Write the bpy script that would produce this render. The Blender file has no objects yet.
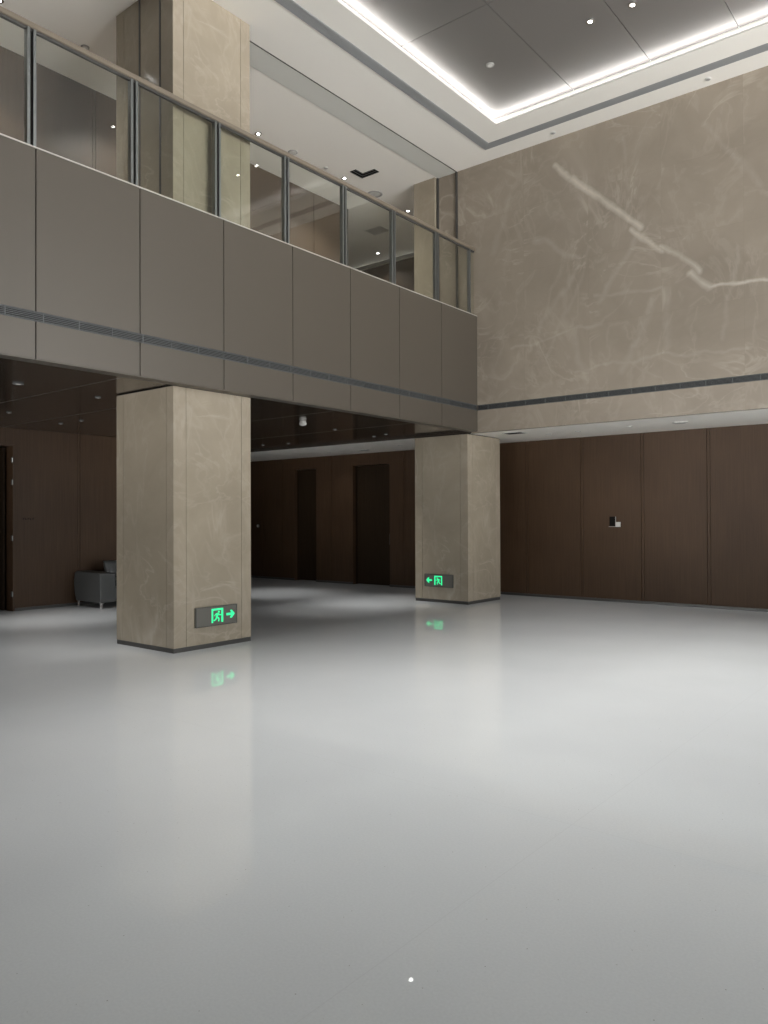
import bpy, bmesh, math, random
from mathutils import Vector, Matrix
random.seed(4)
scene = bpy.context.scene
C = scene.collection
R = math.radians

# ---------------------------------------------------------------- camera
def make_camera():
    yaw, pitch, roll, f = R(38.816), R(0.489), R(-0.2184), 766.39
    F = Vector((-math.sin(yaw), math.cos(yaw), 0)); Rt = Vector((math.cos(yaw), math.sin(yaw), 0)); U = Vector((0, 0, 1))
    F2 = F*math.cos(pitch)+U*math.sin(pitch); U2 = U*math.cos(pitch)-F*math.sin(pitch)
    R3 = Rt*math.cos(roll)+U2*math.sin(roll); U3 = U2*math.cos(roll)-Rt*math.sin(roll)
    cam = bpy.data.cameras.new('camera'); o = bpy.data.objects.new('camera', cam); C.objects.link(o)
    M = Matrix((R3, U3, -F2)).transposed().to_4x4(); M.translation = Vector((0, 0, 1.55))
    o.matrix_world = M
    cam.sensor_fit = 'VERTICAL'; cam.sensor_height = 24; cam.lens = f/1024*24
    cam.clip_start = .05; cam.clip_end = 100
    scene.camera = o
make_camera()

# ---------------------------------------------------------------- world, exposure
w = bpy.data.worlds.new('world'); scene.world = w; w.use_nodes = True
SKY, GROUND_UPLIGHT = 3.4, 13.0                   # overcast sky above, brightness added below the horizon to light the ceilings
_t = w.node_tree; _bg = _t.nodes['Background']
_g = _t.nodes.new('ShaderNodeTexCoord'); _s = _t.nodes.new('ShaderNodeSeparateXYZ'); _t.links.new(_g.outputs['Generated'], _s.inputs[0])
_m = _t.nodes.new('ShaderNodeMapRange'); _m.inputs[1].default_value = -.06; _m.inputs[2].default_value = .04; _m.inputs[3].default_value = 1; _m.inputs[4].default_value = 0
_t.links.new(_s.outputs[2], _m.inputs[0])
_x = _t.nodes.new('ShaderNodeMix'); _x.data_type = 'RGBA'; _t.links.new(_m.outputs[0], _x.inputs[0])
_x.inputs[6].default_value = (.93*SKY, .97*SKY, 1.0*SKY, 1); _x.inputs[7].default_value = (.98*GROUND_UPLIGHT, .98*GROUND_UPLIGHT, .97*GROUND_UPLIGHT, 1)
_t.links.new(_x.outputs[2], _bg.inputs[0]); _bg.inputs[1].default_value = 1.0
scene.view_settings.view_transform = 'Standard'; scene.view_settings.look = 'None'
scene.view_settings.gamma = 1; scene.view_settings.use_curve_mapping = False
scene.view_settings.exposure = 0.12
scene.cycles.use_denoising = True
scene.cycles.max_bounces = 8; scene.cycles.diffuse_bounces = 5; scene.cycles.glossy_bounces = 4
scene.cycles.transmission_bounces = 6; scene.cycles.transparent_max_bounces = 12
scene.cycles.caustics_reflective = False; scene.cycles.caustics_refractive = False
scene.cycles.sample_clamp_indirect = 4
COVE = 13.0          # strength of the LED strip in the ceiling cove
SPOT = 330.0         # watts of an atrium downlight
SPOT_UP = 200.0       # watts of an upper-gallery downlight
SPOT_LOW = 95.0      # watts of a downlight in the dark soffit under the balcony

# ---------------------------------------------------------------- key planes (metres)
XF, XB = -7.443, -8.615            # column faces
XFAS = -7.27                       # balcony fascia
Y1A, Y1B, Y2A, Y2B = 5.373, 6.544, 11.649, 12.786
YM = 11.718                        # marble wall
YW = 13.667                        # ground-floor wood wall behind
XW = -13.065                       # left wood wall
XU = -10.347                       # upper wood wall
ZC = 7.879                         # white ceiling
ZS = 3.11                          # dark soffit
ZW = 3.077                         # white soffit beyond
ZT = 5.172                         # top of balcony fascia
ZF2 = 4.75                         # gallery floor
XR, YN = 3.6, -1.2                 # right side of the hall, near balcony
WIN_Y = (3.2, 11.4); WIN_Z = (.08, 7.2)   # added glazing on the unseen right side, for overall daylight

def portal(x, y, z, sy, sz, rot):        # guides the daylight sampling through an added window opening
    l = bpy.data.lights.new('added_window_portal', 'AREA'); l.shape = 'RECTANGLE'; l.size = sy; l.size_y = sz; l.cycles.is_portal = True
    o = bpy.data.objects.new('added_window_portal', l); C.objects.link(o); o.location = (x, y, z); o.rotation_euler = rot
WIN2_X = (-12.4, -2.0); WIN2_Z = (.08, 3.0)  # added ground-floor glazing behind the camera, to light the column faces
portal((WIN2_X[0]+WIN2_X[1])/2, -8.1, sum(WIN2_Z)/2, WIN2_X[1]-WIN2_X[0], WIN2_Z[1]-WIN2_Z[0], (R(90), 0, 0))
portal(XR+.1, sum(WIN_Y)/2, sum(WIN_Z)/2, WIN_Z[1]-WIN_Z[0], WIN_Y[1]-WIN_Y[0], (0, R(90), 0))

# ---------------------------------------------------------------- material helpers
def mat(name, col=(.5,.5,.5), rough=.5, metal=0, spec=.5, emit=None, estr=0):
    m = bpy.data.materials.new(name); m.use_nodes = True
    b = m.node_tree.nodes['Principled BSDF']
    b.inputs['Base Color'].default_value = (*col, 1); b.inputs['Roughness'].default_value = rough
    b.inputs['Metallic'].default_value = metal; b.inputs['Specular IOR Level'].default_value = spec
    if emit:
        b.inputs['Emission Color'].default_value = (*emit, 1); b.inputs['Emission Strength'].default_value = estr
    return m
class N:
    def __init__(s, m): s.t = m.node_tree; s.b = s.t.nodes['Principled BSDF']
    def n(s, typ, **k):
        x = s.t.nodes.new(typ)
        for a, v in k.items():
            if a == 'ins':
                for i, q in v.items(): s.set(x.inputs[i], q)
            else: setattr(x, a, v)
        return x
    def set(s, inp, q):
        if hasattr(q, 'is_output') or isinstance(q, bpy.types.NodeSocket): s.t.links.new(q, inp)
        else: inp.default_value = q
    def math(s, op, a, b=0., c=None, clamp=False):
        x = s.n('ShaderNodeMath', operation=op, use_clamp=clamp); s.set(x.inputs[0], a); s.set(x.inputs[1], b)
        if c is not None: s.set(x.inputs[2], c)
        return x.outputs[0]
    def vec(s, op, a, b=(0,0,0)):
        x = s.n('ShaderNodeVectorMath', operation=op); s.set(x.inputs[0], a)
        if op == 'SCALE': s.set(x.inputs[3], b)
        else: s.set(x.inputs[1], b)
        return x.outputs['Value'] if op in ('DOT_PRODUCT', 'LENGTH', 'DISTANCE') else x.outputs[0]
    def ramp(s, f, stops):
        x = s.n('ShaderNodeValToRGB'); s.set(x.inputs[0], f); e = x.color_ramp.elements
        e[0].position, e[0].color = stops[0][0], (*stops[0][1], 1); e[1].position, e[1].color = stops[-1][0], (*stops[-1][1], 1)
        for p, c in stops[1:-1]:
            q = e.new(p); q.color = (*c, 1)
        return x.outputs[0]
    def mix(s, f, a, b):
        x = s.n('ShaderNodeMix', data_type='RGBA'); s.set(x.inputs[0], f)
        s.set(x.inputs[6], a if not isinstance(a, tuple) else (*a, 1)); s.set(x.inputs[7], b if not isinstance(b, tuple) else (*b, 1))
        return x.outputs[2]
    def coord(s): return s.n('ShaderNodeTexCoord').outputs['Object']
    def noise(s, v, scale, detail=3, rough=.5, dist=0.):
        x = s.n('ShaderNodeTexNoise'); s.set(x.inputs['Vector'], v); x.inputs['Scale'].default_value = scale
        x.inputs['Detail'].default_value = detail; x.inputs['Roughness'].default_value = rough; x.inputs['Distortion'].default_value = dist
        return x.outputs[0]

def marble_mat(name, light=(.40,.345,.275), dark=(.30,.255,.20), rough=.22, vein=None, seam=None):
    m = mat(name, light, rough, spec=.5); k = N(m); co = k.coord()
    cloud = k.noise(co, .9, 6, .6, .6)
    base = k.ramp(cloud, [(.32, dark), (.68, light)])
    if seam:                                             # slab seams: every slab cut from another place of the block
        sx, ox, sz, oz = seam
        sep = k.n('ShaderNodeSeparateXYZ', ins={0: co})
        su = k.math('DIVIDE', k.math('SUBTRACT', sep.outputs[0], ox), sx); sv = k.math('DIVIDE', k.math('SUBTRACT', sep.outputs[2], oz), sz)
        cell = k.n('ShaderNodeCombineXYZ', ins={0: k.math('FLOOR', su), 1: k.math('FLOOR', sv)}).outputs[0]
        wn = k.n('ShaderNodeTexWhiteNoise', noise_dimensions='3D', ins={0: cell})
        co2 = k.vec('ADD', co, k.vec('SCALE', wn.outputs['Color'], .35))
        base = k.mix(k.math('MULTIPLY', wn.outputs['Value'], .10), base, dark)
    else: co2 = co
    # fine feathery veins
    def ridge(scale, width, off, st, dist=1.2):
        q_ = k.vec('MULTIPLY', k.vec('ADD', co2, off), st)
        nz = k.noise(q_, scale, 5, .55, dist)
        e = k.math('SUBTRACT', 1, k.math('DIVIDE', k.math('ABSOLUTE', k.math('SUBTRACT', nz, .5)), width), clamp=True)
        return k.math('POWER', e, 1.6)
    def gate(off, sc, lo, hi): return k.ramp(k.noise(k.vec('ADD', co2, off), sc, 2), [(lo, (0,0,0)), (hi, (1,1,1))])
    v1 = k.math('MULTIPLY', ridge(.55, .030, (3.1, 0, 1.7), (1.4, 1.4, .8)), gate((0,0,0), .8, .48, .62))
    v2 = k.math('MULTIPLY', ridge(1.0, .03, (0, 9.2, 4.), (.8, .8, 1.5)), gate((7.3, 2.1, 5.5), 1.1, .5, .64))
    v3 = k.math('MULTIPLY', ridge(1.1, .035, (5, 1.2, 8.), (1.2, 1.2, .8), .8), .11)
    v = k.math('MAXIMUM', k.math('MAXIMUM', k.math('MULTIPLY', v1, .34), k.math('MULTIPLY', v2, .28)), v3)
    col = k.mix(v, base, (.60, .53, .44))
    if vein:                                             # one strong vein, a polyline with its own width
        for segs, wsc, wamp in ((vein[0], 4.5, .10), (vein[1], 1.6, .42)):
            wob = k.n('ShaderNodeTexNoise', ins={0: co, 'Scale': wsc, 'Detail': 4.}).outputs['Color']
            sp = k.n('ShaderNodeSeparateXYZ', ins={0: k.vec('ADD', co, k.vec('SCALE', k.vec('SUBTRACT', wob, (.5,.5,.5)), wamp))})
            p = k.n('ShaderNodeCombineXYZ', ins={0: sp.outputs[0], 1: sp.outputs[2]}).outputs[0]
            tot = None
            for (ax, az, bx_, bz, wd, st) in segs:
                A = Vector((ax, az, 0)); B = Vector((bx_, bz, 0)); D = B-A
                pa = k.vec('SUBTRACT', p, tuple(A))
                h = k.math('DIVIDE', k.vec('DOT_PRODUCT', pa, tuple(D)), D.length_squared, clamp=True)
                d = k.vec('LENGTH', k.vec('SUBTRACT', pa, k.vec('SCALE', tuple(D), h)))
                e = k.math('MULTIPLY', k.math('POWER', k.math('SUBTRACT', 1, k.math('DIVIDE', d, wd), clamp=True), .8), st)
                tot = e if tot is None else k.math('MAXIMUM', tot, e)
            br = k.ramp(k.noise(co, 3.2, 4), [(.3, (.55,.55,.55)), (.6, (1,1,1))])
            col = k.mix(k.math('MULTIPLY', tot, br), col, (.66, .60, .52))
    if seam:
        fu = k.math('ABSOLUTE', k.math('SUBTRACT', k.math('FRACT', su), .5)); fv = k.math('ABSOLUTE', k.math('SUBTRACT', k.math('FRACT', sv), .5))
        l = k.math('MAXIMUM', k.math('GREATER_THAN', fu, .5-.0025/sx), k.math('GREATER_THAN', fv, .5-.0025/sz))
        col = k.mix(k.math('MULTIPLY', l, .18), col, (.16, .13, .10))
    k.set(k.b.inputs['Base Color'], col)
    return m

def wood_mat(name, a, b, rough=.45, spec=.35):
    m = mat(name, a, rough, spec=spec); k = N(m); co = k.coord()
    g = k.noise(k.vec('MULTIPLY', co, (60, 60, 1.2)), 1., 3, .6)
    big = k.noise(co, .7, 2)
    f = k.math('ADD', k.math('MULTIPLY', g, .55), k.math('MULTIPLY', big, .45))
    k.set(k.b.inputs['Base Color'], k.ramp(f, [(.35, a), (.65, b)]))
    return m

M = {}
VEIN = [(-5.74, 7.42, -5.45, 7.12, 0.066, 0.68), (-5.45, 7.12, -5.1, 6.8, 0.078, 0.72), (-5.1, 6.8, -4.78, 6.5, 0.07, 0.72), (-4.78, 6.5, -4.3, 6.04, 0.066, 0.68), (-4.46, 6.04, -3.97, 5.6, 0.055, 0.59), (-3.99, 5.68, -3.62, 5.4, 0.055, 0.55), (-3.62, 5.4, -3.43, 5.18, 0.058, 0.55), (-3.56, 5.17, -3.3, 4.93, 0.07, 0.59), (-3.3, 4.93, -2.9, 4.91, 0.035, 0.68), (-2.9, 4.91, -2.4, 4.87, 0.035, 0.68)]
VEIN2 = [(-4.3, 5.95, -4.95, 5.05, 0.06, 0.15), (-5.05, 5.15, -3.95, 5.05, 0.04, 0.15), (-6.55, 4.5, -5.0, 4.62, 0.04, 0.17), (-5.4, 3.98, -2.8, 4.02, 0.035, 0.15), (-6.1, 6.3, -5.3, 5.75, 0.06, 0.15), (-5.3, 5.75, -6.0, 4.75, 0.06, 0.12), (-4.1, 4.9, -4.6, 3.9, 0.09, 0.11), (-5.1, 5.9, -5.9, 4.2, 0.05, 0.1), (-3.9, 5.0, -3.9, 4.1, 0.07, 0.1), (-6.6, 7.1, -6.9, 6.2, 0.08, 0.1), (-4.6, 7.5, -4.5, 6.7, 0.05, 0.1), (-3.3, 7.4, -2.6, 6.2, 0.06, 0.1), (-5.6, 4.8, -5.2, 3.8, 0.08, 0.11), (-3.1, 4.2, -2.9, 5.4, 0.05, 0.1)]
M['marble_wall'] = marble_mat('marble wall', rough=.28, vein=(VEIN, VEIN2), seam=(1.17, -6.33, 1.1, 3.57), light=(.335,.285,.228), dark=(.262,.221,.176))
M['marble'] = marble_mat('column marble', light=(.385,.33,.252), dark=(.30,.256,.194), rough=.14)
M['wood'] = wood_mat('brown wood veneer', (.054,.030,.016), (.086,.050,.028), spec=.28)
M['wood_up'] = wood_mat('gallery wood veneer', (.068,.047,.032), (.092,.065,.045))
M['wood_door'] = wood_mat('dark door veneer', (.026,.016,.009), (.036,.023,.013), spec=.15)
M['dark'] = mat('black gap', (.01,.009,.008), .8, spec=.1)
M['panel'] = mat('taupe metal panel', (.102,.087,.069), .40, metal=.2, spec=.5)
M['panel_joint'] = mat('panel joint shadow', (.03,.026,.022), .7)
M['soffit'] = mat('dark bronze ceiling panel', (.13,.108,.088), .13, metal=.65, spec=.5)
M['joint_light'] = mat('aluminium joint', (.14,.13,.115), .4, metal=.6)
M['white'] = mat('white ceiling paint', (.86,.83,.775), .75, spec=.2)
M['white_gloss'] = mat('shutter box enamel', (.64,.64,.60), .35, spec=.5)
M['tray'] = mat('dark brushed ceiling metal', (.25,.235,.225), .45, metal=.6)
M['grille'] = mat('grey grille', (.11,.115,.115), .5, metal=.2)
M['grille_pale'] = mat('grey slot diffuser', (.34,.345,.345), .5, metal=.1)
M['steel'] = mat('brushed steel', (.22,.23,.225), .32, metal=.8)
M['chrome'] = mat('chrome', (.8,.8,.8), .15, metal=1)
M['cap'] = mat('pale aluminium trim', (.62,.59,.54), .35, metal=.4)
M['rail'] = mat('bronze brown handrail', (.225,.187,.142), .4, metal=.3)
M['skirt'] = mat('dark steel skirting', (.085,.082,.078), .35, metal=.4)
M['leather'] = mat('grey leather', (.085,.087,.085), .38, spec=.5)
M['plastic'] = mat('white plastic', (.62,.61,.58), .4)
M['plastic_grey'] = mat('grey plastic', (.38,.37,.35), .5)
M['sign_plate'] = mat('grey sign plate', (.155,.148,.13), .35, metal=.3)
M['green'] = mat('green lit pictogram', (.02,.3,.12), .5, emit=(.03, .9, .33), estr=1.0)
M['led'] = mat('led strip', (1,1,1), .5, emit=(.97, .985, 1), estr=COVE)
M['lens'] = mat('lamp lens', (1,1,1), .5, emit=(1, .97, .92), estr=25)
M['lens_dim'] = mat('softly lit lamp lens', (.45,.44,.42), .3, emit=(1,.97,.92), estr=.25)
def glass_mat(name, tint):
    m = bpy.data.materials.new(name); m.use_nodes = True; t = m.node_tree
    b = t.nodes['Principled BSDF']; t.nodes.remove(b); out = t.nodes['Material Output']
    tr = t.nodes.new('ShaderNodeBsdfTransparent'); tr.inputs[0].default_value = (*tint, 1)
    gl = t.nodes.new('ShaderNodeBsdfGlossy'); gl.inputs['Roughness'].default_value = .02; gl.inputs[0].default_value = (1,1,1,1)
    fr = t.nodes.new('ShaderNodeFresnel'); ge = t.nodes.new('ShaderNodeNewGeometry')
    ma = t.nodes.new('ShaderNodeMath'); ma.operation = 'MULTIPLY_ADD'; ma.inputs[1].default_value = 1/1.5-1.5; ma.inputs[2].default_value = 1.5
    t.links.new(ge.outputs['Backfacing'], ma.inputs[0]); t.links.new(ma.outputs[0], fr.inputs[0])
    mx = t.nodes.new('ShaderNodeMixShader')
    t.links.new(fr.outputs[0], mx.inputs[0]); t.links.new(tr.outputs[0], mx.inputs[1]); t.links.new(gl.outputs[0], mx.inputs[2])
    t.links.new(mx.outputs[0], out.inputs[0]); return m
M['glass'] = glass_mat('railing glass', (.95, .965, .94)); M['added_window_glass'] = glass_mat('added window glass', (1, 1, 1))
def floor_mat():
    m = mat('pale terrazzo', (.60,.61,.61), .10, spec=.5); k = N(m); co = k.coord()
    big = k.noise(co, .8, 3); fine = k.noise(co, 90, 2)
    c = k.ramp(k.math('ADD', k.math('MULTIPLY', big, .5), k.math('MULTIPLY', fine, .5)), [(.35, (.685,.71,.72)), (.65, (.745,.77,.78))])
    vo = k.n('ShaderNodeTexVoronoi', ins={0: co, 'Scale': 14.})
    spk = k.math('LESS_THAN', vo.outputs['Distance'], .035)
    c = k.mix(k.math('MULTIPLY', spk, .7), c, (.22,.20,.17))
    sep = k.n('ShaderNodeSeparateXYZ', ins={0: co})
    j = None
    for ax, off, st in ((0, -1.7, 3.51), (1, 3.62, 3.51)):
        u = k.math('ABSOLUTE', k.math('SUBTRACT', k.math('FRACT', k.math('ADD', k.math('DIVIDE', k.math('SUBTRACT', sep.outputs[ax], off), st), .5)), .5))
        q = k.math('LESS_THAN', u, .0025/st); j = q if j is None else k.math('MAXIMUM', j, q)
    c = k.mix(k.math('MULTIPLY', j, .08), c, (.25,.24,.22))
    k.set(k.b.inputs['Base Color'], c)
    k.set(k.b.inputs['Roughness'], k.math('MULTIPLY', k.noise(co, 1.3, 3), .02))
    return m
M['floor'] = floor_mat()

# ---------------------------------------------------------------- mesh helpers
class MB:
    def __init__(s): s.bm = bmesh.new()
    def box(s, x0, x1, y0, y1, z0, z1):
        vs = [s.bm.verts.new(p) for p in ((x0,y0,z0),(x1,y0,z0),(x1,y1,z0),(x0,y1,z0),(x0,y0,z1),(x1,y0,z1),(x1,y1,z1),(x0,y1,z1))]
        for f in ((3,2,1,0),(4,5,6,7),(0,1,5,4),(1,2,6,5),(2,3,7,6),(3,0,4,7)): s.bm.faces.new([vs[i] for i in f])
        return s
    def prism(s, pts, axis, a, b):
        """closed 2-D outline swept along an axis from a to b"""
        def P(p, t): return {'x': (t, p[0], p[1]), 'y': (p[0], t, p[1]), 'z': (p[0], p[1], t)}[axis]
        lo = [s.bm.verts.new(P(p, a)) for p in pts]; hi = [s.bm.verts.new(P(p, b)) for p in pts]
        s.bm.faces.new(lo); s.bm.faces.new(hi[::-1])
        for i in range(len(pts)): s.bm.faces.new((lo[i], hi[i], hi[(i+1) % len(pts)], lo[(i+1) % len(pts)]))
        return s
    def lathe(s, prof, c=(0,0,0), n=24, axis='z'):
        rings = []
        for r, h in prof:
            ring = []
            for i in range(n):
                a = 2*math.pi*i/n; x, y = r*math.cos(a), r*math.sin(a)
                p = {'z': (x, y, h), 'x': (h, x, y), 'y': (x, h, y)}[axis]
                ring.append(s.bm.verts.new((c[0]+p[0], c[1]+p[1], c[2]+p[2])))
            rings.append(ring)
        for a, b in zip(rings, rings[1:]):
            for i in range(n): s.bm.faces.new((a[i], a[(i+1) % n], b[(i+1) % n], b[i]))
        s.bm.faces.new(rings[0]); s.bm.faces.new(rings[-1][::-1]); return s
    def build(s, name, m, parent=None, bevel=0, seg=2, smooth=False):
        bmesh.ops.recalc_face_normals(s.bm, faces=s.bm.faces)
        me = bpy.data.meshes.new(name); s.bm.to_mesh(me); s.bm.free()
        me.materials.append(M[m] if isinstance(m, str) else m)
        o = bpy.data.objects.new(name, me); C.objects.link(o)
        if smooth:
            for p in me.polygons: p.use_smooth = True
        if bevel:
            b = o.modifiers.new('bevel', 'BEVEL'); b.width = bevel; b.segments = seg; b.limit_method = 'ANGLE'
        if parent: o.parent = parent
        return o
def box(name, m, *a, parent=None, bevel=0): return MB().box(*a).build(name, m, parent, bevel)
def struct(o): o['kind'] = 'structure'; return o
def tag(o, label, cat, group=None):
    o['label'] = label; o['category'] = cat
    if group: o['group'] = group
    return o
def thing(name, label, cat, loc=(0,0,0), rz=0, group=None):
    o = bpy.data.objects.new(name, None); C.objects.link(o); o.location = loc; o.rotation_euler = (0,0,rz); o.empty_display_size = .1
    return tag(o, label, cat, group)
def copy_tree(o, parent=None):
    c = o.copy(); C.objects.link(c); c.parent = parent
    for ch in list(o.children): copy_tree(ch, c)
    return c
def dup(o, loc, label, group=None, rz=None):
    c = copy_tree(o); c.location = loc; c['label'] = label
    if rz is not None: c.rotation_euler = (0,0,rz)
    if group: c['group'] = group
    return c

# ================================================================ STRUCTURE
struct(box('floor', 'floor', -20, 8, -8, YW+.4, -.15, 0))

# --- wood walls, veneer panels with a narrow batten strip at every joint
def panel_wall(name, m, axis, plane, thick, a, b, z0, z1, joints, openings=(), batten=.045, gap=.008, sgn=1):
    """vertical veneer panels between joints along an axis; joint = recessed batten with two shadow gaps"""
    mb = MB()
    def put(s0, s1, zz0, zz1, inset):
        p0, p1 = plane+inset*sgn, plane+thick*sgn; p0, p1 = min(p0, p1), max(p0, p1)
        if axis == 'x': mb.box(s0, s1, p0, p1, zz0, zz1)
        else: mb.box(p0, p1, s0, s1, zz0, zz1)
    spans = []; cur = a
    for j in sorted(joints):
        spans.append((cur, j-batten/2-gap)); spans.append((j-batten/2, j+batten/2, 1)); cur = j+batten/2+gap
    spans.append((cur, b))
    for sp in spans:
        s0, s1 = sp[0], sp[1]; inset = .004 if len(sp) == 3 else 0
        segs = [(s0, s1, z0, z1)]
        for (o0, o1, ot) in openings:
            new = []
            for (q0, q1, w0, w1) in segs:
                if q1 <= o0 or q0 >= o1: new.append((q0, q1, w0, w1)); continue
                if q0 < o0: new.append((q0, o0, w0, w1))
                if q1 > o1: new.append((o1, q1, w0, w1))
                new.append((max(q0, o0), min(q1, o1), max(w0, ot), w1))
            segs = new
        for q in segs:
            if q[1]-q[0] > 1e-4: put(*q, inset)
    return struct(mb.build(name, m))

D1 = (-13.90, -13.14, 2.79); D2 = (-11.94, -10.83, 2.80)
panel_wall('wall_back', 'wood', 'x', YW, .10, -20, 8, .0, ZW+.05, [-16.2,-15.05,-14.3,-12.6,-10.40,-9.65,-8.49,-7.34,-6.18,-5.02,-3.88,-2.72,-1.57,-.41,.75,1.9,3.06], [D1, D2])
panel_wall('wall_left', 'wood', 'y', XW, .10, -8, 9.3, 0, ZS, [7.38, 4.2, 3.0, 1.8, .6], [(5.22, 6.22, 2.83)], sgn=-1)
# returns and backing so the walls are solid
bk = MB()
for (x0, x1) in ((-20, D1[0]), (D1[1], D2[0]), (D2[1], 8)): bk.box(x0, x1, YW+.1, YW+.35, 0, ZW+.05)
bk.box(D1[0], D1[1], YW+.1, YW+.35, D1[2], ZW+.05).box(D2[0], D2[1], YW+.1, YW+.35, D2[2], ZW+.05)
bk.box(D1[0], D2[1], YW+.36, YW+.4, 0, ZW)
struct(bk.build('wall_back_core', 'wood_door'))
bk = MB()
bk.box(XW-.35, XW-.1, -8, 5.22, 0, ZS).box(XW-.35, XW-.1, 6.22, 9.3, 0, ZS).box(XW-.35, XW-.1, 5.22, 6.22, 2.83, ZS)
bk.box(-20, XW-.35, 9.1, 9.3, 0, ZS)
struct(bk.build('wall_left_core', 'wood_door'))
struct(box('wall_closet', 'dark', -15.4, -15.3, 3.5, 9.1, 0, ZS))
struct(MB().box(XW, XW+.012, -8, 5.22, 0, .05).box(XW, XW+.012, 6.22, 9.3, 0, .05).build('baseboard_left', 'skirt'))
struct(MB().box(-20, D1[0], YW-.012, YW, 0, .05).box(D1[1], D2[0], YW-.012, YW, 0, .05).box(D2[1], 8, YW-.012, YW, 0, .05).build('baseboard_back', 'skirt'))

# recessed doors of the back wall
for i, (x0, x1, zt) in enumerate((D1, D2)):
    t = MB().box(x0+.004, x1-.004, YW+.16, YW+.21, .008, zt-.004).build('door_%d' % (i+1), 'wood_door'); struct(t)
    MB().box(x1-.09, x1-.07, YW+.10, YW+.12, .95, 1.2).box(x1-.09, x1-.07, YW+.12, YW+.16, .97, .99).box(x1-.09, x1-.07, YW+.12, YW+.16, 1.16, 1.18).build('door_handle', 'skirt', t)

# left doorway: jamb, hinges, leaf standing open into the dark room
jb = MB().box(XW-.22, XW+.01, 6.185, 6.215, 0, 2.8).box(XW-.22, XW+.01, 5.225, 5.255, 0, 2.8).box(XW-.22, XW+.01, 5.225, 6.215, 2.8, 2.828)
struct(jb.build('trim_1', 'wood'))
lf = struct(box('door_3', 'wood_door', XW-1.15, XW-.225, 6.12, 6.165, .01, 2.79))
for z in (.29, 1.24, 2.19, 2.57):
    h = MB().lathe([(.009, -.035), (.009, .035)], (XW+.018, 6.175, z), 12)
    h.box(XW-.03, XW+.012, 6.170, 6.184, z-.045, z+.045); h.build('hinge', 'steel', lf)

# --- balcony: taupe cladding panels, slot grille, edge cap, soffit return
ys = [-6.77+1.1555*i for i in range(0, 17)]
ys = [y for y in ys if y < 11.0]
fy = [3.665+1.155*i for i in range(-10, 7)]
mb = MB(); e = fy + [YM-.004]; start = fy[0]-1.155
prev = start
for y in e:
    g = .005
    mb.box(XFAS-.03, XFAS, prev+g, y-g if y != e[-1] else y, 3.572, ZT-.012)
    mb.box(XFAS-.03, XFAS, prev+g, y-g if y != e[-1] else y, 3.112, 3.472)
    prev = y
struct(mb.build('wall_balcony', 'panel', bevel=.002))
struct(MB().box(XFAS-.10, XFAS-.031, start, YM, 3.13, ZT-.02).build('wall_balcony_core', 'panel_joint'))
struct(MB().box(XFAS-.14, XFAS+.006, start, YM-.002, ZT-.012, ZT).build('trim_2', 'cap'))
struct(MB().box(XF+.005, XFAS-.001, start, YM-.002, 3.10, 3.111).build('trim_3', 'panel'))
struct(box('floor_gallery', 'plastic_grey', -16, XFAS-.14, -8, 15.2, 3.35, ZF2))

def slat_grille(name, label, axis, plane, a, b, z0, z1, divs, sgn):
    """recessed slot grille: dark back, horizontal slats, short dividers"""
    root = thing(name, label, 'air grille', ((a+b)/2, plane, z0) if axis == 'x' else (plane, (a+b)/2, z0), 0)
    ox, oy, oz = root.location
    def B(mbb, s0, s1, d0, d1, w0, w1):
        lo, hi = sorted((plane-sgn*d0, plane-sgn*d1))
        if axis == 'x': mbb.box(s0-ox, s1-ox, lo-oy, hi-oy, w0-oz, w1-oz)
        else: mbb.box(lo-ox, hi-ox, s0-oy, s1-oy, w0-oz, w1-oz)
    m1 = MB(); B(m1, a, b, .022, .028, z0, z1); m1.build('back_plate', 'dark', root)
    m2 = MB(); n = 5
    B(m2, a, b, 0, .02, z0, z0+.006); B(m2, a, b, 0, .02, z1-.006, z1)
    for i in range(n):
        z = z0+.006+(z1-z0-.012)*(i+.5)/n; B(m2, a, b, .003, .018, z-.0035, z+.0035)
    for d in divs: B(m2, d-.005, d+.005, .001, .018, z0+.005, z1-.005)
    m2.build('slats', 'grille', root)
    return root
slat_grille('slot_grille', 'long dark slot grille running across the brown balcony front', 'y', XFAS, start, YM-.004, 3.473, 3.571,
            [3.37+.372*i for i in range(-19, 23)], 1)

# --- marble wall above the recess, split by the slot grille
mb = MB().box(-8.1, XR+.3, YM, YM+.3, 3.571, ZC).box(XFAS-.13, XR+.3, YM, YM+.3, 3.077, 3.473).box(-8.1, XR+.3, YM+.03, YM+.3, 3.473, 3.571)
struct(mb.build('wall_marble', 'marble_wall'))
slat_grille('slot_grille', 'long dark slot grille running across the beige marble wall', 'x', YM, XFAS+.002, XR, 3.4745, 3.5695,
            [-7.06+.37*i for i in range(0, 29)], -1)

# --- ceilings
# ground floor
jy = [-7.0+.0]+[y for y in (-5.0,-3.12,-1.25,.62,2.49,4.75,6.0,8.19,10.06)] + [YM]
cl = MB(); prev = -8
for y in jy[1:]:
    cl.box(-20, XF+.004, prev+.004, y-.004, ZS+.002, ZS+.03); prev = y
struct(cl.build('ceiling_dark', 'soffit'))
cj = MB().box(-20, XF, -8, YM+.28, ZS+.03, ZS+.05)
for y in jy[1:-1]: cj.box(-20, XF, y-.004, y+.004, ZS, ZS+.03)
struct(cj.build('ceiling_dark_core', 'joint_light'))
struct(MB().box(-20, XFAS-.131, YM+.001, YW+.1, ZW, ZW+.03).box(XFAS-.131, XR+.3, YM+.301, YW+.1, ZW, ZW+.03).build('ceiling_recess', 'white'))
struct(box('trim_11', 'soffit', -20, XFAS-.131, YM-.003, YM+.0005, ZW-.004, ZS+.03))
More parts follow.
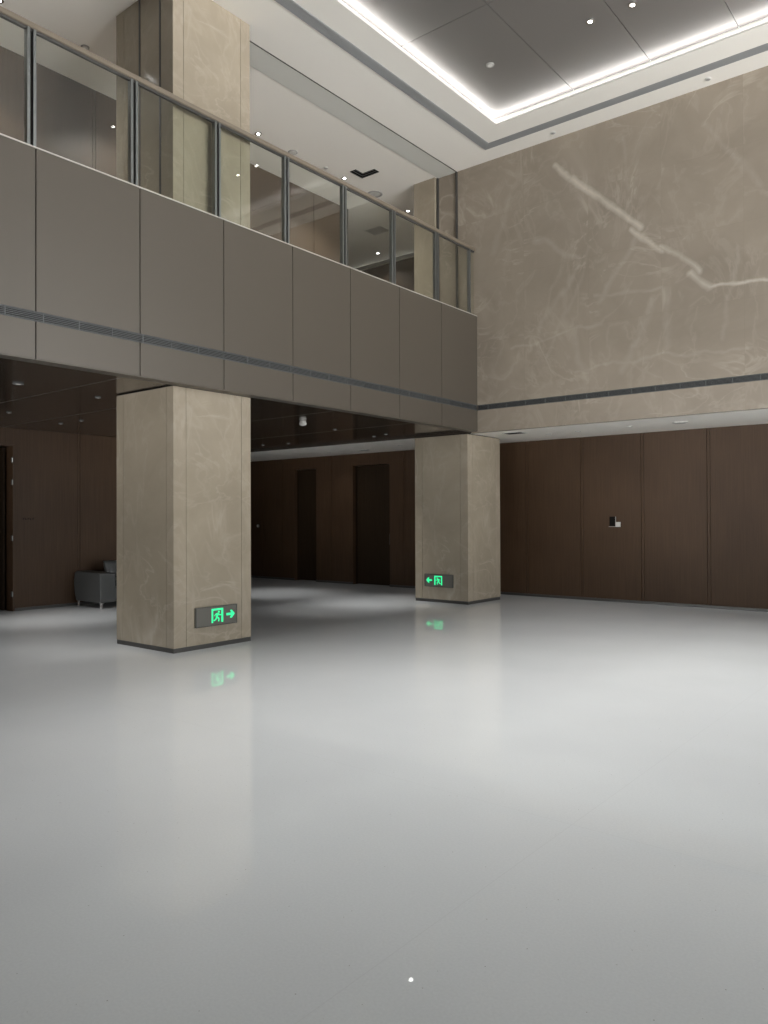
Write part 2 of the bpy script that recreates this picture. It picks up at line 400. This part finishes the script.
struct(box('trim_4', 'panel', XFAS-.12, XR, YM-.003, YM+.008, ZW-.008, ZW-.0005))
struct(box('ceiling_under_marble', 'white', XFAS-.12, XR, YM+.008, YM+.30, ZW-.003, ZW-.0005))

# upper white ceiling with the tray opening
TX0, TX1, TY0, TY1 = -6.264, 2.4, .2, 10.711
ZTR = ZC+.14
mb = MB()
mb.box(-16, TX0, -8, 15.2, ZC, ZC+.03).box(TX1, XR+.3, -8, YM, ZC, ZC+.03).box(TX0, TX1, -8, TY0, ZC, ZC+.03).box(TX0, TX1, TY1, YM+.3, ZC, ZC+.03)
struct(mb.build('ceiling', 'white'))
# lip of the tray and the recess behind it
mb = MB(); q = .10
mb.box(TX0-q, TX0-q+.01, TY0-q, TY1+q, ZC+.03, ZTR).box(TX1+q-.01, TX1+q, TY0-q, TY1+q, ZC+.03, ZTR)
mb.box(TX0-q, TX1+q, TY0-q, TY0-q+.01, ZC+.03, ZTR).box(TX0-q, TX1+q, TY1+q-.01, TY1+q, ZC+.03, ZTR)
struct(mb.build('trim_5', 'white'))
mb = MB(); xs = [TX0-q, -4.98, -3.81, -2.64, -1.47, -.30, .87, 2.04, TX1+q]; yy = [TY0-q, 1.1, 3.5, 5.9, 8.3, TY1+q]
for i in range(len(xs)-1):
    for j in range(len(yy)-1): mb.box(xs[i]+.004, xs[i+1]-.004, yy[j]+.004, yy[j+1]-.004, ZTR, ZTR+.02)
struct(mb.build('ceiling_tray', 'tray'))
struct(box('ceiling_tray_core', 'dark', TX0-q, TX1+q, TY0-q, TY1+q, ZTR+.021, ZTR+.05))

# --- gallery walls
panel_wall('wall_gallery', 'wood_up', 'y', XU, .12, -8, YM-.03, ZF2, ZC, [6.09, 3.8, 8.4, 10.7, 1.5], sgn=-1)
struct(box('trim_6', 'skirt', XU-.12, XU+.004, YM-.03, YM+.01, ZF2, ZC))
struct(box('wall_gallery_back', 'wood_up', -16, -8.1, 14.58, 14.75, ZF2, ZC-.11))
struct(MB().box(-16, -8.1, 14.55, 14.75, ZC-.11, ZC-.03).build('trim_7', 'grille_pale'))
struct(box('trim_8', 'cap', -16, -8.1, 14.54, 14.75, ZC-.13, ZC-.11))
struct(box('wall_gallery_end', 'wood_up', -16.1, -16, -8, 15.2, ZF2, ZC))
struct(box('wall_gallery_side', 'marble', -8.1, -7.9, YM+.3, 14.75, ZF2, ZC))

# --- the rest of the hall behind and beside the camera (seen only in reflections)
struct(MB().box(XR, XR+.3, -8, WIN_Y[0], 0, ZC+.3).box(XR, XR+.3, WIN_Y[1], YW+.4, 0, ZC+.3).box(XR, XR+.3, WIN_Y[0], WIN_Y[1], 0, WIN_Z[0]).box(XR, XR+.3, WIN_Y[0], WIN_Y[1], WIN_Z[1], ZC+.3).build('wall_right', 'marble'))
fr = MB()  # window added on the unseen right side to let daylight in
for i in range(8):
    y = WIN_Y[0]+(WIN_Y[1]-WIN_Y[0])*i/7; fr.box(XR+.12, XR+.2, y-.03, y+.03, WIN_Z[0], WIN_Z[1])
for z in (WIN_Z[0]+.03, 2.6, 4.0, WIN_Z[1]-.03): fr.box(XR+.13, XR+.19, WIN_Y[0], WIN_Y[1], z-.03, z+.03)
fr = struct(fr.build('added_window_1', 'skirt'))
MB().box(XR+.155, XR+.165, WIN_Y[0], WIN_Y[1], WIN_Z[0], WIN_Z[1]).build('pane', 'added_window_glass', fr)
struct(MB().box(XFAS, XR, YN-.1, YN, 3.11, ZT).build('wall_near_balcony', 'panel'))
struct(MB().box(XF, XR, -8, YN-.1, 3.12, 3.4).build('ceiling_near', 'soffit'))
struct(MB().box(-20, WIN2_X[0], -8.2, -8, 0, 3.5).box(WIN2_X[1], XR, -8.2, -8, 0, 3.5).box(WIN2_X[0], WIN2_X[1], -8.2, -8, 0, WIN2_Z[0]).box(WIN2_X[0], WIN2_X[1], -8.2, -8, WIN2_Z[1], 3.5).build('wall_near', 'wood'))
fr = MB()  # second window, added behind the camera for light from that side
for i in range(9):
    x = WIN2_X[0]+(WIN2_X[1]-WIN2_X[0])*i/8; fr.box(x-.03, x+.03, -8.16, -8.08, WIN2_Z[0], WIN2_Z[1])
for z in (WIN2_Z[0]+.03, 1.0, WIN2_Z[1]-.03): fr.box(WIN2_X[0], WIN2_X[1], -8.15, -8.09, z-.03, z+.03)
fr = struct(fr.build('added_window_2', 'skirt'))
MB().box(WIN2_X[0], WIN2_X[1], -8.125, -8.115, WIN2_Z[0], WIN2_Z[1]).build('pane', 'added_window_glass', fr)
struct(box('wall_near_upper', 'wood_up', -16, XR, -4.2, -4, 3.4, ZC))
struct(box('wall_far_left', 'wood', -20.2, -20, -8, YW+.4, 0, 3.5))

# --- shutter pocket over the gallery edge
XT1, XT2 = -7.69, -8.105
struct(MB().box(XT2, XT1-.004, -8, Y1A, ZC-.006, ZC).box(XT2, XT1-.004, Y1B, YM, ZC-.006, ZC).build('trim_9', 'white_gloss'))
struct(MB().box(XT1-.004, XT1+.008, -8, Y1A, ZC-.008, ZC).box(XT1-.004, XT1+.008, Y1B, YM, ZC-.008, ZC).build('trim_10', 'skirt'))

# ================================================================ OBJECTS
# --- marble-clad columns
def column(name, label, x0, x1, y0, y1, z0, z1, jx, jy_, skirt=True, top=True, tracks=False, group='marble columns'):
    cx, cy = (x0+x1)/2, (y0+y1)/2
    root = thing(name, label, 'column', (cx, cy, z0), 0, group)
    a, b, c, d = x0-cx, x1-cx, y0-cy, y1-cy; h = z1-z0
    zb = .055 if skirt else 0; zt = h-.014 if top else h
    # slabs stand on a dark core, so the fine joints are real gaps
    k = .02; g = .0025
    MB().box(a+k, b-k, c+k, d-k, 0, h).build('core', 'dark', root)
    m = MB()
    xs_ = [a]+[v-cx for v in jx]+[b]; ys_ = [c]+[v-cy for v in jy_]+[d]
    for i in range(len(xs_)-1):
        l = xs_[i]+(g if i else 0); r = xs_[i+1]-(g if i < len(xs_)-2 else 0)
        m.box(l, r, c, c+k, zb, zt).box(l, r, d-k, d, zb, zt)
    for i in range(len(ys_)-1):
        l = ys_[i]+(g if i else k); r = ys_[i+1]-(g if i < len(ys_)-2 else k)
        m.box(a, a+k, l, r, zb, zt).box(b-k, b, l, r, zb, zt)
    m.build('marble_slabs', 'marble', root)
    if skirt:
        q = .003
        MB().box(a+q, b-q, c+q, c+k, 0, zb-.002).box(a+q, b-q, d-k, d-q, 0, zb-.002).box(a+q, a+k, c+k, d-k, 0, zb-.002).box(b-k, b-q, c+k, d-k, 0, zb-.002).build('skirting', 'skirt', root)
    if tracks:
        for tx in (XT2, XT1):
            MB().box(tx-cx-.014, tx-cx+.014, c-.006, c+.001, 0, h).build('shutter_track', 'skirt', root)
    return root
column('marble_column', 'beige marble column on the ground floor nearest the camera, right-pointing exit sign on it', XB, XF, Y1A, Y1B, 0, ZS, [XB+.155, XF-.137], [Y1A+.177, Y1B-.154], group='ground floor marble columns')
column('marble_column', 'beige marble column farther back on the ground floor, left-pointing exit sign on it', XB, XF, Y2A, Y2B, 0, ZW, [XB+.165, XF-.157], [Y2A+.17, Y2B-.16], group='ground floor marble columns')
column('marble_column', 'wide beige marble column behind the upper glass railing, top left', XB, XF, Y1A, Y1B, ZF2, ZC, [XF-.0001-.6*0-1.0], [Y1A+.15, Y1B-.155], skirt=False, top=False, tracks=True, group='upper marble columns')
column('marble_column', 'narrow beige marble column on the upper gallery beside the marble wall', XB, -8.135, Y2A, Y2B, ZF2, ZC, [], [], skirt=False, top=False, group='upper marble columns')
for tx, lb in ((XT2, 'dark vertical shutter track on the upper marble wall, next to the narrow column'), (XT1, 'dark vertical shutter track on the upper marble wall, nearer the handrail end')):
    t = MB().box(-.014, .014, -.03, 0, 0, ZC-ZT-.01).box(-.02, .02, -.008, -.0005, 0, ZC-ZT-.01).build('shutter_track', 'skirt')
    t.location = (tx, YM, ZT+.002); tag(t, lb, 'shutter track', 'shutter tracks on the marble wall')

# --- glass railing along the balcony
def railing():
    XH, ZH = -7.33, 6.37
    y_end = YM-.02
    root = thing('glass_railing', 'frameless glass railing with brown handrail along the balcony edge', 'railing', (XH, y_end, ZT))
    ox, oy, oz = root.location
    posts = [3.64-1.137*i for i in range(8, 0, -1)]+[3.64, 4.775, 5.915, 7.06, 8.205, 9.35, 10.52]
    # handrail: rounded rectangular bar with a groove line below
    prof = [(-.038,-.026),(-.030,-.034),(.030,-.034),(.038,-.026),(.038,.018),(.028,.026),(-.028,.026),(-.038,.018)]
    MB().prism([(p[0], p[1]+ZH-oz) for p in prof], 'y', posts[0]-1.1-oy, y_end-oy).build('handrail', 'rail', root)
    MB().box(-.016, .016, posts[0]-1.1-oy, y_end-oy, ZH-.058-oz, ZH-.034-oz).build('glass_channel', 'skirt', root)
    for p in posts:
        y = p-oy
        MB().box(-.03, .03, y-.046, y-.014, 0.001, ZH-.036-oz).build('post', 'steel', root, bevel=.003)
        MB().box(-.03, .03, y+.014, y+.046, 0.001, ZH-.036-oz).build('post', 'steel', root, bevel=.003)
        MB().box(-.012, .012, y-.014, y+.014, 0.001, ZH-.036-oz).build('post_core', 'dark', root)
    MB().box(-.03, .03, -.17, -.14, .001, ZH-.036-oz).build('post', 'steel', root, bevel=.003)
    ends = posts+[11.55]
    first = posts[0]-1.09
    edges = [first]+ends
    for i in range(len(edges)-1):
        a = edges[i]+(.048 if i else 0)-oy; b = edges[i+1]-.048-oy
        MB().box(-.006, .006, a, b, .002, ZH-.045-oz).build('glass_pane', 'glass', root)
    MB().box(-.006, .006, -.138, -.002, .002, ZH-.045-oz).build('glass_pane', 'glass', root)
railing()

# --- ceiling slot diffuser framing the tray
def ring(mbb, x0, x1, y0, y1, w, z0, z1):
    mbb.box(x0, x0+w, y0, y1, z0, z1).box(x1-w, x1, y0, y1, z0, z1).box(x0+w, x1-w, y0, y0+w, z0, z1).box(x0+w, x1-w, y1-w, y1, z0, z1)
gx0, gx1, gy0, gy1 = -6.847, TX1+.583, TY0-.611, 11.322
root = thing('linear_slot_diffuser', 'grey linear slot diffuser framing the lit ceiling tray', 'air diffuser', ((gx0+gx1)/2, (gy0+gy1)/2, ZC))
ox, oy, oz = root.location
m = MB(); ring(m, gx0-ox, gx1-ox, gy0-oy, gy1-oy, .168, -.004, -.0005); m.build('back_plate', 'grille_pale', root)
m = MB()
for i in range(9):
    d = .005+i*.0185; ring(m, gx0-ox+d, gx1-ox-d, gy0-oy+d, gy1-oy-d, .009, -.010, -.004)
m.build('slats', 'grille_pale', root)

# --- LED cove
root = thing('led_cove_light', 'continuous white LED cove light around the dark ceiling tray', 'ceiling light', ((TX0+TX1)/2, (TY0+TY1)/2, ZC+.03))
ox, oy, oz = root.location
for nm, bb in (('led_strip', (TX0-q+.012, TX0-q+.03, TY0-q+.03, TY1+q-.03)), ('led_strip', (TX1+q-.03, TX1+q-.012, TY0-q+.03, TY1+q-.03)),
               ('led_strip', (TX0-q+.03, TX1+q-.03, TY0-q+.012, TY0-q+.03)), ('led_strip', (TX0-q+.03, TX1+q-.03, TY1+q-.03, TY1+q-.012))):
    MB().box(bb[0]-ox, bb[1]-ox, bb[2]-oy, bb[3]-oy, .010, .035).build(nm, 'led', root)

# --- downlights
def spot(parent, power, angle, blend, z, size=.05, col=(1, .98, .96)):
    l = bpy.data.lights.new('beam', 'SPOT'); l.energy = power; l.spot_size = R(angle); l.spot_blend = blend; l.shadow_soft_size = size; l.color = col
    o = bpy.data.objects.new('beam', l); C.objects.link(o); o.parent = parent; o.location = (0, 0, z); return o
def downlight(label, loc, group, power=0, angle=80, r=.055, lit=True, blend=.6, trim='chrome', size=.05):
    t = thing('downlight', label, 'downlight', loc, 0, group)
    MB().lathe([(r*.5, -.012), (r, -.012), (r, -.002), (r*.5, -.0)], n=28).build('trim_ring', trim, t, smooth=False)
    MB().lathe([(r*.48, -.0135), (r*.48, -.0125)], n=24).build('lens', 'lens' if lit else 'lens_dim', t)
    if power: spot(t, power, angle, blend, -.02, size)
    return t
# atrium: pairs in the dark tray
first = True
g = 'paired downlights in the dark ceiling tray'
first = downlight('bright downlight in the dark tray, left of the visible pair', (-4.11, 9.43, ZTR), g, SPOT, 60, blend=1.0)
dup(first, (-3.56, 9.46, ZTR), 'bright downlight in the dark tray, right of the visible pair')
for px, py in ((-3.9, 7.0), (-3.9, 4.2), (-5.5, 4.2), (-1.4, 7.0), (-1.4, 9.43)):  # extra pairs, added out of view to brighten the floor
    for sx in (0, .55): dup(first, (px+sx, py, ZTR), 'added downlight of a pair in the dark tray, above the view')
# gallery downlights
g = 'lit downlights in the white gallery ceiling'
u0 = downlight('lit gallery downlight in front of the wide upper column', (-9.44, 6.41, ZC), g, SPOT_UP, 120, r=.055)
for y in (4.3, 2.2): dup(u0, (-9.44, y, ZC), 'added lit gallery downlight left of the wide upper column, out of view')  # added beyond the view to light the wide column's near face
dup(u0, (-9.44, 8.48, ZC), 'lit gallery downlight just right of the wide upper column')
dup(u0, (-9.44, 10.6, ZC), 'lit gallery downlight below the L-shaped vent')
dup(u0, (-9.44, 12.55, ZC), 'lit gallery downlight nearest the narrow upper column')
downlight('lit gallery downlight at the far wall, seen through the glass', (-11.5, 14.1, ZC), g, SPOT_UP*.2, 120, r=.055)
# ground floor lit ones with dim lenses in the dark soffit
g = 'small dim downlights in the dark ceiling under the balcony'
d0 = downlight('pale round downlight in the dark ceiling near the balcony edge, at the far left', (-8.72, 4.19, ZS), g, SPOT_LOW, 74, r=.06, lit=False, blend=.8, trim='grille')
for p, lb in (((-11.18, 5.24), 'pale downlight in the dark ceiling at the left edge above the doorway'), ((-11.25, 6.4), 'pale downlight in the dark ceiling, nearest the joint of the left wood wall'),
              ((-11.84, 6.38), 'pale downlight in the dark ceiling over the left wood wall, left of a joint'), ((-8.95, 5.32), 'pale downlight in the dark ceiling, close to the near column'), ((-9.05, 9.89), 'small downlight in the dark ceiling right of the round detector'),
              ((-9.25, 11.2), 'small downlight in the dark ceiling close to the far column, left of two'), ((-8.84, 11.05), 'small downlight in the dark ceiling close to the far column, right of two'),
              ((-11.46, 11.1), 'tiny downlight in the dark ceiling, right of the two beside the near column'), ((-12.1, 10.98), 'tiny downlight in the dark ceiling just right of the near column')):
    dup(d0, (*p, ZS), lb).scale = (.62, .62, .8)
g = 'flush round fittings in the white recess ceiling'
w0 = downlight('flush round fitting in the white recess ceiling next to the black vent', (-6.38, 12.7, ZW), g, SPOT_LOW*.2, 130, r=.05, lit=False, trim='plastic', blend=1.)
for p, lb in (((-5.79, 12.66), 'flush round fitting in the white recess ceiling, second from the black vent'), ((-4.81, 12.54), 'flush round fitting in the white recess ceiling above the wall box'),
              ((-12.09, 13.0), 'flush round fitting in the white recess ceiling above the left dark door'), ((-9.73, 12.64), 'flush round fitting in the white recess ceiling beside the far column')):
    dup(w0, (*p, ZW), lb)

# --- other ceiling fittings
def disc(name, label, cat, loc, prof, m='plastic', group=None):
    t = thing(name, label, cat, loc, 0, group)
    MB().lathe(prof, n=28).build('housing', m, t); return t
t = disc('smoke_detector', 'round smoke detector on the gallery ceiling above the handrail, top left', 'smoke detector', (-9.5, 5.46, ZC), [(.055, 0), (.055, -.012), (.05, -.018)], 'plastic_grey', 'smoke detectors')
MB().lathe([(.04, -.018), (.045, -.03), (.035, -.045), (.012, -.048)], n=28).build('sensor_chamber', 'plastic', t)
t = disc('smoke_detector', 'white round smoke detector hanging from the dark ceiling between the columns', 'smoke detector', (-8.69, 8.74, ZS), [(.05, 0), (.05, -.012), (.046, -.018)], 'plastic', 'smoke detectors')
MB().lathe([(.046, -.012), (.058, -.026), (.060, -.042), (.048, -.060), (.022, -.07)], n=28).build('sensor_chamber', 'plastic', t, smooth=True)
for p, lb in (((-9.46, 9.29, ZC), 'flat grey ceiling speaker on the gallery ceiling'), ((-5.62, 9.44, ZTR), 'small round sprinkler cover in the dark tray near its corner')):
    t = disc('ceiling_speaker' if p[2] == ZC else 'sprinkler_cover', lb, 'ceiling fitting', p, [(.085, 0), (.085, -.008), (.075, -.014)] if p[2] == ZC else [(.06, 0), (.06, -.01), (.05, -.016)], 'plastic_grey')
    MB().lathe([(.06 if p[2] == ZC else .035, -.0141), (.06 if p[2] == ZC else .035, -.017)], n=24).build('mesh_cover' if p[2] == ZC else 'cap', 'plastic', t)
g = 'flush sprinkler covers in the white ceiling'
for p, lb in (((-9.43, 10.09, ZC), 'small flush sprinkler cover on the gallery ceiling beside the L-shaped vent'),
              ((-5.68, 11.53, ZC), 'flush sprinkler cover on the white ceiling border, left one above the marble wall'), ((-3.24, 11.53, ZC), 'flush sprinkler cover on the white ceiling border, right one above the marble wall'),
              ((-9.6, 13.0, ZC), 'small flush sprinkler cover beside the narrow upper column')):
    t = disc('sprinkler_cover', lb, 'sprinkler', p, [(.045, 0), (.045, -.006), (.04, -.009)], 'plastic', g)
    MB().lathe([(.028, -.0091), (.028, -.014), (.02, -.016)], n=20).build('cap', 'plastic_grey', t)
# L-shaped air vent
t = thing('corner_air_vent', 'dark L-shaped air vent in the white gallery ceiling', 'air vent', (-9.12, 10.74, ZC))
MB().box(-.07, .07, -.27, .07, -.006, -.001).box(.07, .34, -.07, .07, -.006, -.001).build('back_plate', 'dark', t)
m = MB()
m.box(-.07, -.058, -.27, .07, -.012, -.006).box(.058, .07, -.27, -.07, -.012, -.006).box(-.07, .34, .058, .07, -.012, -.006).box(.058, .34, -.07, -.058, -.012, -.006)
m.box(-.006, .006, -.27, .0, -.012, -.006).box(0, .34, -.006, .006, -.012, -.006)
m.build('frame', 'grille', t)
# ring diffuser
t = thing('ring_diffuser', 'thin white ring diffuser on the gallery ceiling right of the L-shaped vent', 'ceiling fitting', (-9.45, 11.5, ZC))
n_ = 40; mb = MB()
for i in range(n_):
    a0, a1 = 2*math.pi*i/n_, 2*math.pi*(i+1)/n_
    P = lambda r, a, z: (r*math.cos(a), r*math.sin(a), z)
    vs = [[mb.bm.verts.new(P(r, a, z)) for r, z in ((.15, -.001), (.15, -.012), (.115, -.012), (.115, -.001))] for a in (a0, a1)]
    for j in range(4): mb.bm.faces.new((vs[0][j], vs[0][(j+1) % 4], vs[1][(j+1) % 4], vs[1][j]))
bmesh.ops.remove_doubles(mb.bm, verts=mb.bm.verts, dist=1e-5); mb.build('ring', 'plastic_grey', t)
MB().lathe([(.112, -.001), (.112, -.008), (.03, -.010)], n=28).build('centre_disc', 'plastic', t)
# return grilles
t = thing('ceiling_grille', 'pale rectangular grille in the gallery ceiling near the far wall', 'air vent', (-10.62, 13.0, ZC))
MB().box(-.21, .21, -.17, .17, -.004, -.001).build('back_plate', 'grille', t)
m = MB().box(-.23, .23, .14, .18, -.01, -.004).box(-.23, .23, -.18, -.16, -.01, -.004)
for i in range(11): m.box(-.21, .21, -.15+i*.0275, -.136+i*.0275, -.009, -.004)
m.build('slats', 'plastic', t)
t = thing('ceiling_vent', 'black rectangular vent in the white recess ceiling beside the far column', 'air vent', (-6.76, 12.14, ZW-.003))
MB().box(-.17, .17, -.11, .11, -.009, -.001).build('back_plate', 'dark', t)
m = MB().box(-.19, .19, .11, .13, -.01, -.001).box(-.19, .19, -.13, -.11, -.01, -.001).box(-.19, -.17, -.11, .11, -.01, -.001).box(.17, .19, -.11, .11, -.01, -.001)
m.build('frame', 'plastic', t)
m = MB()
for i in range(4): m.box(-.17, .17, -.09+i*.055, -.0885+i*.055, -.0095, -.009)
m.build('slats', 'skirt', t)
g = 'round recessed fittings in the white recess ceiling'
for p, lb in (((-3.99, 12.54, ZW), 'wide round speaker in the white recess ceiling, right of the far column'), ((-11.0, 13.0, ZW), 'wide round speaker in the white ceiling strip left of the far column')):
    t = disc('ceiling_speaker', lb, 'ceiling speaker', p, [(.12, 0), (.12, -.01), (.10, -.016)], 'plastic', g)
    MB().lathe([(.085, -.0161), (.085, -.02)], n=24).build('mesh_cover', 'plastic_grey', t)

# --- exit signs
def exit_sign(label, loc, rz, flip):
    """built on the XZ plane facing -Y, x runs to the viewer's right; width .63, height .235"""
    root = thing('exit_sign', label, 'exit sign', loc, rz, 'green lit exit signs')
    W, H = .63, .235
    MB().box(0, W, -.022, 0, 0, H).build('sign_body', 'sign_plate', root, bevel=.003)
    e = MB().box(0, W, -.026, -.0222, 0, .006).box(0, W, -.026, -.0222, H-.006, H).box(0, .012, -.026, -.0222, .006, H-.006).box(W-.008, W, -.026, -.0222, .006, H-.006)
    e.build('frame', 'skirt', root)
    s = -1 if flip else 1; X = (lambda v: W-v) if flip else (lambda v: v)
    def poly(mbb, pts):
        pts = [(X(a), b) for a, b in pts]; mbb.prism(pts, 'y', -.0255, -.0225)
    def bar(mbb, x0, z0, x1, z1, w):
        d = Vector((x1-x0, z1-z0)).normalized(); n = Vector((-d.y, d.x))*w/2
        poly(mbb, [(x0+n.x, z0+n.y), (x1+n.x, z1+n.y), (x1-n.x, z1-n.y), (x0-n.x, z0-n.y)])
    # doorway frame, 0.17 wide
    a, b, z0, z1 = .235, .41, .035, .205
    f = MB()
    poly(f, [(a, z0), (a+.022, z0), (a+.022, z1), (a, z1)]); poly(f, [(b-.026, z0), (b, z0), (b, z1), (b-.026, z1)]); poly(f, [(a+.022, z1-.022), (b-.026, z1-.022), (b-.026, z1), (a+.022, z1)])
    f.build('doorway_symbol', 'green', root)
    m_ = MB()
    cx, cz = .345, .163
    pts = [(cx+.013*math.cos(t), cz+.013*math.sin(t)) for t in [2*math.pi*i/12 for i in range(12)]]; poly(m_, pts)
    bar(m_, .333, .147, .310, .098, .026)      # trunk
    bar(m_, .333, .142, .366, .120, .013); bar(m_, .366, .120, .376, .132, .011)   # leading arm
    bar(m_, .328, .146, .294, .136, .013); bar(m_, .294, .136, .280, .114, .011)   # trailing arm
    bar(m_, .314, .100, .348, .082, .017); bar(m_, .348, .082, .340, .045, .015)   # leading leg
    bar(m_, .310, .100, .296, .070, .017); bar(m_, .296, .070, .266, .062, .014)   # trailing leg
    m_.build('running_figure_symbol', 'green', root)
    ar = MB(); zc = .12
    bar(ar, .462, zc, .550, zc, .030)
    poly(ar, [(.520, zc+.048), (.545, zc+.048), (.592, zc), (.545, zc-.048), (.516, zc-.048), (.545, zc)])
    ar.build('arrow_symbol', 'green', root)
    return root
exit_sign('green lit exit sign with arrow to the right, on the near column', (XF+.0005, 5.665, .262), R(90), False)
exit_sign('green lit exit sign with arrow to the left, on the far column', (-8.385, Y2A-.0005, .285), 0, True)

# --- wall box and switch on the wood wall
t = thing('wall_socket_box', 'open black wiring box with white switch plate beside it, on the back wood wall', 'wall box', (-5.57, YW, 1.42))
MB().box(-.07, .05, -.004, -.001, -.03, .15).build('box_opening', 'dark', t)
MB().box(-.08, .06, -.012, -.001, -.04, -.03).box(.045, .055, -.012, -.001, -.03, .15).build('box_rim', 'plastic_grey', t)
pl = MB().box(.055, .145, -.022, -.006, -.04, .05).build('switch_plate', 'plastic', t, bevel=.004)
MB().box(.08, .12, -.027, -.022, -.015, .025).build('rocker', 'plastic', pl, bevel=.002)
t = thing('access_knob', 'small round grey wall knob on the dark back wall just right of the near column', 'wall fitting', (-15.25, YW, 1.37))
MB().lathe([(.05, -.001), (.05, -.012), (.03, -.012)], n=20, axis='y').build('base_plate', 'steel', t)
MB().lathe([(.028, -.012), (.032, -.03), (.02, -.04)], n=20, axis='y').build('knob', 'plastic', t)
# faint room lettering on the left wood wall
t = thing('wall_lettering', 'small dark unreadable raised letters on the left wood wall beside the doorway', 'lettering', (XW+.0005, 6.36, 1.55))
for i, w_ in enumerate((.03, .02, .035, .022, .03)):
    y = i*.042
    m = MB().box(0, .004, y, y+.006, 0, .035).box(0, .004, y+.006, y+w_, 0 if i % 2 else .029, .006 if i % 2 else .035).box(0, .004, y+.006, y+w_*.8, .014, .019)
    m.build('letter', 'dark', t)

# --- sofa
def sofa():
    root = thing('sofa', 'grey leather sofa with chrome legs against the left wood wall', 'sofa', (-12.66, 8.23, 0))
    # local: x front = +x; length along y from -.95 to .75
    y0, y1, xb, xf = -.95, .82, -.38, .47
    MB().box(xb, xf, y0+.29, y1-.29, .12, .36).build('seat_base', 'leather', root, bevel=.03)
    arm = lambda a, b: [(xb+.06, .10), (xf, .10), (xf, .595), (xf-.015, .61), (xb+.06, .625), (xb+.01, .58), (xb-.015, .42), (xb+.01, .22)]
    for a, b in ((y0, y0+.30), (y1-.30, y1)):
        MB().prism(arm(a, b), 'y', a, b).build('armrest', 'leather', root, bevel=.022)
    MB().prism([(xb-.01, .14), (xb+.2, .14), (xb+.24, .56), (xb+.14, .61), (xb+.03, .59)], 'y', y0+.305, y1-.305).build('backrest', 'leather', root, bevel=.03)
    ym = (y0+y1)/2
    for a, b in ((y0+.305, ym-.004), (ym+.004, y1-.305)):
        MB().box(xb+.22, xf+.01, a, b, .365, .48).build('seat_cushion', 'leather', root, bevel=.035)
    for sx in (xf-.045, xb+.05):
        for sy in (y0+.05, y1-.05):
            MB().box(sx-.016, sx+.016, sy-.016, sy+.016, 0, .098).box(sx-.05, sx+.05, sy-.014, sy+.014, .085, .099).build('leg', 'chrome', root, bevel=.003)
    MB().box(xb+.06, xf-.02, y0+.02, y1-.02, .098, .112).build('underframe', 'skirt', root)
    return root
sofa()
def pillow():
    bm = bmesh.new(); bmesh.ops.create_grid(bm, x_segments=14, y_segments=14, size=1)
    top = [v.co.copy() for v in bm.verts]
    mb = MB()
    g = {}
    for s in (1, -1):
        for i in range(15):
            for j in range(15):
                u, v = i/7-1, j/7-1
                h = .09*((1-u**4)*(1-v**4))**.6
                pinch = 1-.10*(1-abs(u*v))*(abs(u)**6+abs(v)**6)*.6
                g[s, i, j] = mb.bm.verts.new((s*h, u*.24*pinch, v*.155*pinch))
        for i in range(14):
            for j in range(14): mb.bm.faces.new((g[s,i,j], g[s,i+1,j], g[s,i+1,j+1], g[s,i,j+1]))
    bmesh.ops.remove_doubles(mb.bm, verts=mb.bm.verts, dist=1e-4)
    o = mb.build('throw_pillow', 'leather', smooth=True)
    o.location = (-12.60, 7.84, .665); o.rotation_euler = (0, R(-18), R(4))
    tag(o, 'grey throw pillow leaning in the corner of the grey sofa', 'pillow')
pillow()
